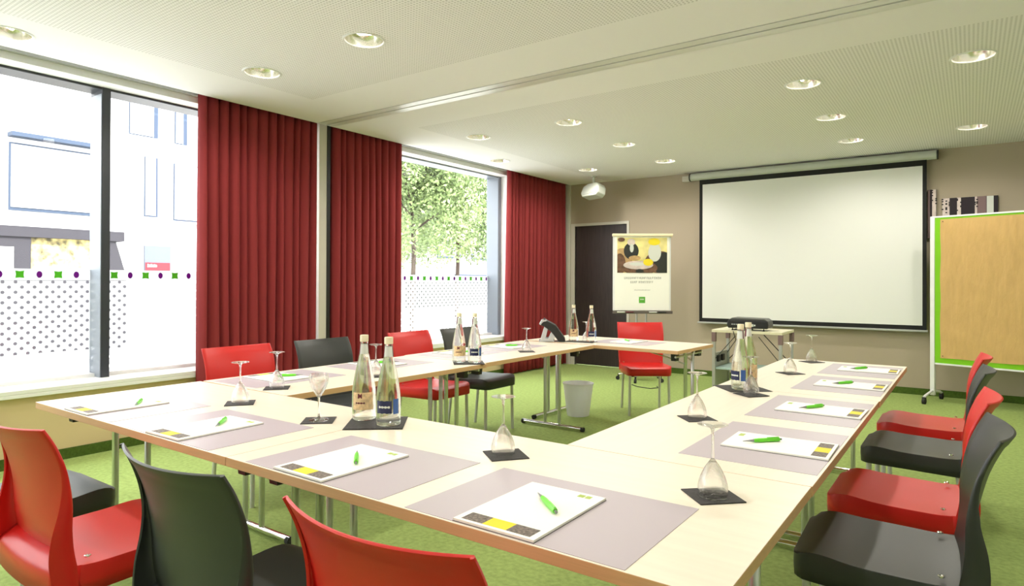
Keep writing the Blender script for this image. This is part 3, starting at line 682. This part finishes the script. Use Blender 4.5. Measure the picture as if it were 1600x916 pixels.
# ------------------------------------------------------------------ projector cart and projector
def cart():
    t = thing('projector_cart', 'grey metal projector table with crossed braces below the screen', 'cart', (-1.945, 7.27, 0)); W, D, H = .365, .27, .76
    b = MB(); b.box(-W, W, -D, D, H-.028, H); b.build('tabletop', 'cartop', t, bevel=.003)
    for sx in (-1, 1):
        for sy in (-1, 1):
            x, y = sx*(W-.02), sy*(D-.02)
            b = MB(); b.box(x-.016, x+.016, y-.016, y+.016, .04, H-.028); l = b.build('leg', 'alup', t, bevel=.002)
            b = MB(); b.box(x-.022, x+.022, y-.022, y+.022, H-.13, H-.03); b.build('corner_bracket', 'mauvep', l, bevel=.003)
            b = MB(); b.lathe([(0, 0), (.018, 0), (.02, .01), (.018, .04), (0, .04)], 12, (x, y, 0)); b.build('foot', 'rubber', l, smooth=True)
    for sx in (-1, 1):
        b = MB(); b.tube([(sx*(W-.03), D-.03, .70), (sx*.06, D-.05, .69), (sx*(W-.04), D-.03, .40)][1:], .005, 8); b.build('brace', 'charcoal', t, smooth=True)
        b = MB(); b.tube([(-sx*(W-.03), -D+.03, .44), (-sx*.12, -D+.04, .70)], .004, 8); b.build('brace', 'charcoal', t, smooth=True)
    b = MB(); b.box(-W+.04, W-.04, -D+.02, D-.02, .33, .35); b.build('lower_shelf', 'blue', t)
    b = MB(); b.box(-W+.005, -W+.02, -D+.04, D-.04, .06, .50); p = b.build('side_panel', 'alup', t)
    for y in (-.13, .02):
        b = MB(); b.box(-W+.02, -W+.045, y-.035, y+.035, .40, .47); b.build('socket', 'socket', p, bevel=.003)
    b = MB(); b.tube([(-.05, .02, H+.01), (-.16, -.1, H+.006), (-.13, -D-.008, H-.01), (-.10, -D-.012, .66), (-.2, -D+.02, .52)], .004, 8); b.build('cable', 'rubber', t, smooth=True)
M['cartop'] = mat('pale_laminate', rgb(222, 216, 186), .4)
cart()
def projector():
    t = thing('projector', 'black data projector standing on the grey metal cart below the screen', 'projector', (-1.945, 7.16, .785), .05)
    b = MB(); b.prism([(-.205, .0), (.205, .0), (.212, .04), (.205, .086), (-.200, .090), (-.215, .04)], 'y', -.135, .135); b.build('housing', 'black', t, bevel=.012)
    b = MB(); b.prism([(-.195, .089), (.198, .085), (.17, .104), (-.16, .110)], 'y', -.125, .125); b.build('top_cover', 'topgrey', t, bevel=.004)
    b = MB(); b.box(.03, .065, -.150, -.140, .022, .048); b.box(.072, .085, -.150, -.140, .028, .044); b.build('port', 'whitep', t)
    b = MB()
    for i in range(6): b.box(-.16+.022*i, -.147+.022*i, -.149, -.141, .036, .048)
    b.build('port', 'silver', t)
    b = MB(); b.lathe([(0, 0), (.035, 0), (.035, .02), (.028, .022), (0, .016)], 24); bmesh.ops.transform(b.bm, matrix=Matrix.Translation((.11, .135, .036)) @ Matrix.Rotation(-PI/2, 4, 'X'), verts=b.bm.verts); b.build('lens', 'chrome', t, smooth=True)
    for x, y in ((-.16, -.1), (.16, -.1), (0, .1)):
        b = MB(); b.lathe([(0, -.025), (.012, -.025), (.012, -.018), (.006, -.015), (.006, .004), (0, .004)], 12, (x, y, 0)); b.build('foot', 'rubber', t, smooth=True)
M['topgrey'] = mat('grey_projector_top', (.09, .09, .085, 1), .45)
projector()

# ------------------------------------------------------------------ projection screen
def screen():
    t = thing('projection_screen', 'large white pull-down projection screen with black border on the end wall', 'projection screen', (0, 8.6, 0))
    b = MB(); b.prism([(.055, -.035), (.055, .035), (-.01, .052), (-.045, .03), (-.055, 0), (-.045, -.03), (-.01, -.05)], 'x', -3.13, -.315, Matrix.Translation((0, .015, 2.712))); b.build('casing', 'spk', t, smooth=40)
    for x0, x1 in ((-3.145, -3.13), (-.315, -.298)):
        b = MB(); b.prism([(.058, -.038), (.058, .04), (-.01, .056), (-.05, .034), (-.06, 0), (-.05, -.034), (-.01, -.054)], 'x', x0, x1, Matrix.Translation((0, .015, 2.712))); b.build('end_cap', 'charcoal', t)
    b = MB(); b.box(-3.25, -3.145, -.01, .07, 2.66, 2.735); b.build('motor_box', 'doorf', t, bevel=.004)
    b = MB(); b.box(-3.008, -.408, 0, .002, .745, 2.67); b.build('border_fabric', 'blackf', t)
    b = MB(); b.box(-2.965, -.448, -.0015, -.0005, .795, 2.600); b.build('projection_surface', 'screen', t)
    b = MB(); b.box(-3.03, -.395, -.012, .014, .722, .745); b.build('bottom_bar', 'alup', t, bevel=.004)
screen()
# ------------------------------------------------------------------ loudspeaker
def spk():
    t = thing('loudspeaker', 'pale grey wedge loudspeaker hanging under the ceiling in the far corner', 'loudspeaker', (-4.37, 8.12, ZC), -.35)
    b = MB(); b.lathe([(0, 0), (.05, 0), (.05, -.012), (.02, -.02), (.02, -.11), (0, -.11)], 20); b.build('ceiling_mount', 'spk', t, smooth=True)
    xf = Matrix.Translation((0, 0, -.205)) @ Matrix.Rotation(-.28, 4, 'X')
    b = MB(); b.prism([(-.19, -.055), (-.165, .05), (-.07, .085), (.12, .085), (.165, .03), (.175, -.06), (.13, -.105), (-.14, -.11)], 'y', -.07, .08, xf); b.build('cabinet', 'spk', t, bevel=.012)
    b = MB(); b.prism([(-.15, -.045), (-.135, .04), (.10, .062), (.135, .02), (.14, -.05), (-.12, -.085)], 'y', -.076, -.068, xf); b.build('grille', 'spk', t, bevel=.003)
    b = MB(); b.box(-.05, .05, -.03, .03, .08, .10, xf); b.build('bracket', 'spk', t)
spk()
# ------------------------------------------------------------------ wall pictures
def picture(label, x0, x1, z0, z1, stripes):
    t = thing('wall_picture', label, 'picture', (0, YB, 0), group='striped birch pattern canvases')
    b = MB(); b.box(x0, x1, -.035, -.001, z0, z1); b.build('canvas', 'darkp', t)
    b = MB(); ms = ['darkp', 'pinkp', 'mauvep', 'whitep']; W = x1-x0; y = -.0365
    for (a, c, mi) in stripes:
        b.mi = mi; b.box(x0+a*W, x0+c*W, y, -.035, z0+.001, z1-.001)
    rnd = random.Random(3); b.mi = 0
    for (a, c, mi) in stripes:
        if mi == 1:
            for k in range(7):
                zz = rnd.uniform(z1-.16, z1-.01); xx = x0+(a if rnd.random() < .5 else c)*W; b.box(xx-.008, xx+.009, y-.0006, y, zz-.008, zz+.006)
    b.build('stripe_print', ms, t)
picture('narrow dark canvas with pale birch stripe between screen and pinboard', -.40, -.318, 1.78, 2.33, [(.5, .95, 1), (0, .25, 2)])
picture('wide canvas with dark and white birch stripes above the pinboard', -.262, .236, 1.62, 2.222, [(0, .07, 1), (.07, .13, 1), (.27, .34, 1), (.59, .63, 1), (.63, .69, 2), (.69, .79, 2), (.80, .92, 3)])

# ------------------------------------------------------------------ pinboard
def pinboard():
    ang = math.atan2(-.286, .958); t = thing('pinboard', 'mobile pinboard covered with brown paper on white posts at the right', 'pinboard', (-.335, 8.28, 0), ang); W = 1.28
    b = MB(); b.box(.02, W-.02, -.012, .012, .42, 1.975); b.build('felt_panel', 'green', t)
    for z in (1.975, .405):
        b = MB(); b.box(.02, W-.02, -.018, .018, z, z+.017); b.build('edge_rail', 'wpaint', t)
    for x in (0, W):
        b = MB(); b.box(x-.022, x+.022, -.022, .022, .07, 1.992); p = b.build('post', 'wpaint', t, bevel=.005)
        b = MB(); b.tube([(x, -.24, .07), (x, -.2, .085), (x, 0, .12), (x, .2, .085), (x, .24, .07)], .014, 10); f = b.build('foot', 'wpaint', p, smooth=True)
    for x in (0, W):
        for y in (-.24, .24):
            b = MB(); b.tube([(x-.014, y, .032), (x+.014, y, .032)], .032, 18); b.build('caster', 'rubber', t, smooth=40)
            b = MB(); b.box(x-.019, x+.019, y-.012, y+.012, .03, .072); b.build('caster_fork', 'black', t, bevel=.003)
    b = MB(); n, m = 60, 72; rows = []
    x0, x1, z0, z1 = .075, 1.22, .475, 1.955; rnd = random.Random(5)
    for j in range(m+1):
        row = []
        for i in range(n+1):
            u, v = i/n, j/m; ed = min(u, 1-u, v, 1-v)
            y = -.016-.0022*math.sin(u*41+2*math.sin(v*6))*(.6+.4*math.sin(v*7+3*math.sin(u*9)))-.003*abs(math.sin(v*8+u*2))**12
            if j == 0: y -= .004*math.sin(u*14)**2
            row.append(b.bm.verts.new((x0+(x1-x0)*u+.003*math.sin(v*19)*(i == 0), y, z0+(z1-z0)*v+.004*math.sin(u*11)*(j == 0))))
        rows.append(row)
    for A, B in zip(rows, rows[1:]):
        for k in range(n): b.f([A[k], A[k+1], B[k+1], B[k]])
    o = b.build('kraft_paper_sheet', 'kraft', t, smooth=80, norm=False)
    for x, z in ((.10, 1.93), (1.19, 1.93), (.10, .50)):
        b = MB(); b.lathe([(0, .008), (.006, .006), (.006, .002), (.003, .0), (0, 0)], 12); bmesh.ops.transform(b.bm, matrix=Matrix.Translation((x, -.022, z)) @ Matrix.Rotation(PI/2, 4, 'X'), verts=b.bm.verts); b.build('pin', 'brown', t, smooth=True)
pinboard()
# ------------------------------------------------------------------ flip chart
def flip():
    t = thing('flip_chart', 'flip chart on a pole with a photo poster, in front of the dark door', 'flip chart', (-3.473, 7.767, 0), YAW)
    b = MB(); b.box(-.375, .375, 0, .02, .905, 1.875); b.build('board', 'wpaint', t, bevel=.004)
    b = MB(); b.box(-.385, .395, -.035, .02, 1.868, 1.902); b.build('clamp_rail', 'cream', t, bevel=.006)
    b = MB(); b.box(-.38, .385, -.05, .0, .868, .895); b.box(-.38, .385, -.054, -.05, .868, .905); tr = b.build('pen_tray', 'brownm', t, bevel=.003)
    for nm, x, m in (('marker', -.33, 'whitep'), ('marker', -.22, 'wine'), ('marker', .08, 'whitep'), ('marker', .20, 'charcoal')):
        b = MB(); b.tube([(x, -.064, .889), (x+.10, -.064, .889)], .008, 10); b.build(nm, m, t, smooth=True)
    for x in (-.062, .062):
        b = MB(); b.tube([(x, .035, .12), (x, .035, 1.5)], .013, 12); b.build('pole', 'alu', t, smooth=True)
    b = MB(); b.box(-.09, .09, .02, .05, 1.0, 1.06); b.build('clamp', 'alup', t, bevel=.004)
    b = MB(); b.lathe([(0, .08), (.07, .08), (.07, .12), (0, .125)], 20, (0, .035, 0)); b.build('hub', 'black', t, smooth=True)
    for k in range(5):
        a = 2*PI*k/5+.5; c, s = math.cos(a), math.sin(a)
        b = MB(); b.tube([(0, .035, .10), (c*.29, .035+s*.29, .075)], .013, 10); l = b.build('base_arm', 'alu', t, smooth=True)
        b = MB(); x, y = c*.30, .035+s*.30; b.tube([(x-.012*s, y+.012*c, .026), (x+.012*s, y-.012*c, .026)], .026, 16); b.build('caster', 'rubber', l, smooth=40)
        b = MB(); b.lathe([(0, .045), (.012, .045), (.012, .08), (0, .08)], 10, (c*.29, .035+s*.29, 0)); b.build('caster_stem', 'black', l, smooth=True)
    b = MB(); b.box(-.352, .352, -.012, -.002, .91, 1.868); ps = b.build('paper_pad', 'paper', t)
    # poster picture in layers
    X0, X1, Z0, Z1 = -.322, .322, 1.395, 1.852; y = -.0125; b = MB(); nl = [0]
    names = ['palebg', 'brown', 'tan', 'whitep', 'charcoal', 'yellow', 'pinkp']
    def el(cx, cz, rx, rz, mi, a0=0, a1=2*PI):
        nl[0] += 1; yy = y-.0003*nl[0]; b.mi = mi
        pts = []
        for k in range(25):
            a = a0+(a1-a0)*k/24; px = min(1, max(0, cx+rx*math.cos(a))); pz = min(1, max(0, cz+rz*math.sin(a)))
            pts.append((X0+(X1-X0)*px, yy, Z0+(Z1-Z0)*pz))
        b.poly(pts)
    nl[0] += 1; b.poly([(X0, y-.0003, Z0), (X1, y-.0003, Z0), (X1, y-.0003, Z1), (X0, y-.0003, Z1)])
    el(.1, .35, .2, .35, 2); el(.05, .25, .12, .3, 1); el(.28, .62, .15, .24, 4); el(.28, .87, .08, .1, 6); el(.29, .70, .04, .12, 3)
    el(.85, .3, .3, .32, 1); el(.95, .25, .22, .34, 4); el(.75, .58, .13, .26, 3); el(.74, .88, .12, .1, 5)
    el(.45, .14, .36, .2, 1); el(.42, .22, .30, .12, 6); el(.40, .25, .16, .05, 3); el(.62, .30, .1, .1, 5); el(.35, .42, .12, .07, 2); el(.08, .94, .07, .06, 1); el(.45, .05, .08, .06, 4)
    b.build('poster_photo', names, ps, norm=False)
    # illegible headline, small line and logo
    rnd = random.Random(11); b = MB()
    def word(x0, x1, z, h, yy=-.0128):
        x = x0
        while x < x1:
            wdt = h*.62; k = rnd.randint(0, 4); s = h*.13
            b.box(x, x+s, yy, -.012, z, z+h)
            if k in (0, 1): b.box(x, x+wdt*.8, yy, -.012, z+h-s, z+h)
            if k in (1, 2, 4): b.box(x, x+wdt*.75, yy, -.012, z+h*.45, z+h*.45+s)
            if k in (2, 3): b.box(x, x+wdt*.8, yy, -.012, z, z+s)
            if k in (0, 3, 4): b.box(x+wdt*.7, x+wdt*.7+s, yy, -.012, z, z+h)
            x += h*.86
    word(-.23, .24, 1.315, .028); word(-.15, -.07, 1.262, .028); word(-.045, .03, 1.262, .028); word(.055, .14, 1.262, .028); word(-.10, .10, 1.168, .010)
    b.build('headline', 'greytext', ps)
    b = MB(); b.box(-.040, .040, -.0128, -.012, 1.005, 1.085); lg = b.build('logo', 'logo', ps)
    b = MB(); b.box(-.022, -.008, -.0136, -.0128, 1.045, 1.062); b.box(-.002, .008, -.0136, -.0128, 1.045, 1.062); b.box(.012, .022, -.0136, -.0128, 1.045, 1.062); b.build('logo_lettering', 'whitep', lg)
flip()
b = MB(); b.tube([(-3.42, 7.36, .005), (-3.30, 7.26, .005), (-3.12, 7.22, .005), (-3.06, 7.34, .005), (-3.12, 7.42, .005)], .005, 8)
tag(b.build('floor_cable', 'rubber', smooth=True), 'short black cable loop on the carpet behind the far red chair', 'cable')

# ------------------------------------------------------------------ outside
b = MB(); b.box(-60, -5.64, -30, 60, -.35, -.15); struct(b.build('ground', 'street'))
FX = -15
def shop():
    t = thing('shop_building', 'white building with grey shop front and yellow window display, seen through left window', 'building', (FX, 0, 0))
    b = MB(); b.box(-6, 0, -8, 6.42, -.15, 12); b.build('wall', 'plaster', t)
    b = MB(); b.box(0, .25, 4.40, 6.0, 4.02, 4.10); b.build('ledge', 'fwin', t)
    b = MB(); b.box(0, .03, 4.42, 6.1, 2.62, 3.92); w_ = b.build('window', 'fwin', t)
    b = MB(); b.box(.03, .05, 4.45, 6.07, 2.68, 3.89); b.build('shutter', 'shutter', w_)
    b = MB(); b.box(0, .35, -8, 6.35, 2.10, 2.30); b.build('shop_fascia', 'shopgrey', t)
    b = MB(); b.prism([(5.95, 2.10), (6.20, 2.10), (6.42, 1.35), (6.42, -.15), (5.95, -.15)], 'x', 0, .3); b.build('shop_column', 'shopgrey', t)
    b = MB(); b.box(0, .3, 2.0, 4.70, -.15, 2.10); p = b.build('shop_column', 'shopgrey', t)
    b = MB(); b.box(.3, .32, 4.20, 4.42, 1.40, 1.90); 
    for z in (1.45, 1.57, 1.69, 1.81): b.box(.3, .33, 4.1, 4.40, z, z+.05)
    b.build('price_board', 'whitep', p)
    b = MB(); b.box(0, .2, 4.70, 5.95, 1.30, 2.10); b.build('window_display', 'display', t)
    b = MB(); b.box(0, .2, 4.70, 5.95, -.15, 1.30); b.build('shop_base', 'shopgrey', t)
M['display'] = mat('yellow_window_display', rgb(160, 146, 96), .7, var=.85, vscale=7)
shop()
def apart():
    t = thing('apartment_building', 'white apartment building with shuttered windows seen through the left window', 'building', (FX, 0, 0))
    b = MB(); b.box(-6, -.1, 6.42, 11.0, -.15, 12); b.build('wall', 'plaster', t)
    for (y0, y1, z0, z1, dk) in ((6.62, 7.23, 4.48, 5.4, 1), (7.62, 7.90, 4.44, 5.3, 1), (6.95, 7.23, 2.70, 4.06, 0), (7.60, 8.5, 2.66, 4.0, 0), (9.0, 9.8, 2.66, 4.0, 0), (9.0, 9.8, 4.44, 5.3, 1)):
        b = MB(); b.box(-.1, -.06, y0, y1, z0, z1); w_ = b.build('window', 'fwin', t)
        b = MB(); b.box(-.06, -.045, y0+.01, y1-(.10 if dk else .05), z0+.04, z1-.02); b.build('shutter', 'shutter', w_)
        b = MB(); b.box(-.1, .02, y0-.05, y1+.05, z0-.05, z0); b.build('window_sill', 'alup', w_)
    b = MB(); b.box(-.1, -.05, 6.95, 7.53, 1.50, 2.06); w_ = b.build('window', 'shutterd', t)
    b = MB(); b.box(-.05, -.03, 6.96, 7.50, 1.50, 1.68); s_ = b.build('red_sign', 'redsign', w_)
    b = MB()
    for k in range(6): b.box(-.03, -.025, 7.0+.035*k, 7.025+.035*k, 1.58, 1.63+.012*(k % 2 == 0))
    b.build('sign_lettering', 'whitep', s_)
M['shutterd'] = mat('grey_window_blind', rgb(80, 86, 100), .7)
apart()
def far_building():
    t = thing('far_building', 'low pale building with a dark window band seen through the middle window', 'building', (-24, 30, 0))
    b = MB(); b.box(-5, 0, -6, 12, -.15, 4.6); b.build('wall', 'plasterc', t)
    for k in range(5):
        b = MB(); b.box(0, .05, -3.5+3*k, -1.5+3*k, 2.6, 3.6); w_ = b.build('window', 'fwin', t)
        b = MB(); b.box(.05, .07, -3.4+3*k, -1.6+3*k, 2.7, 3.5); b.build('pane', 'shutter', w_)
    b = MB(); b.box(0, .1, -6, 12, -.15, 1.24); b.build('plinth_band', 'charcoal', t)
    b = MB(); b.box(0, .08, -2, 12, 1.24, 1.7); b.build('garage_band', 'fwin', t)
far_building()
def tree(x, y, h, r, seed, label):
    rnd = random.Random(seed); t = thing('street_tree', label, 'tree', (x, y, -.15), group='leafy trees outside the middle window')
    b = MB(); b.tube([(0, 0, 0), (.05, .03, h*.35), (-.03, .0, h*.6), (.02, .05, h*.85)], [.08, .065, .045, .02], 10)
    for k in range(6):
        a = rnd.uniform(0, 6.28); z = h*rnd.uniform(.42, .7); b.tube([(0, 0, z), (r*.5*math.cos(a), r*.5*math.sin(a), z+h*.12), (r*.75*math.cos(a), r*.75*math.sin(a), z+h*.2)], [.035, .022, .01], 6)
    b.build('trunk', 'bark', t, smooth=True)
    b = MB(); cl = []
    for k in range(34):
        a, e = rnd.uniform(0, 6.28), rnd.uniform(-1, 1); q = r*rnd.uniform(.2, .85); cl.append((q*math.cos(a), q*math.sin(a), h*.66+e*h*.27, r*rnd.uniform(.26, .46)))
    for k in range(24000):
        c = rnd.choice(cl); d = Vector((rnd.gauss(0, 1), rnd.gauss(0, 1), rnd.gauss(0, .8))).normalized()*c[3]*rnd.uniform(.6, 1.05)
        p = Vector(c[:3])+d; u = Vector((rnd.gauss(0, 1), rnd.gauss(0, 1), rnd.gauss(0, 1))).normalized(); v = u.cross(Vector((rnd.gauss(0, 1), rnd.gauss(0, 1), rnd.gauss(0, 1)))).normalized(); s = rnd.uniform(.04, .085)
        b.poly([p-u*s, p+v*s*.5, p+u*s, p-v*s*.5])
    o = b.build('foliage', 'leaf', t, norm=False); o['kind'] = 'stuff'
tree(-13.0, 13.3, 6.6, 2.1, 1, 'leafy green street tree at the left of the middle window')
tree(-15.0, 17.6, 6.9, 2.4, 2, 'leafy green street tree at the right of the middle window')
tree(-20.0, 20.5, 7.5, 2.8, 3, 'leafy green tree farther back in the middle window')
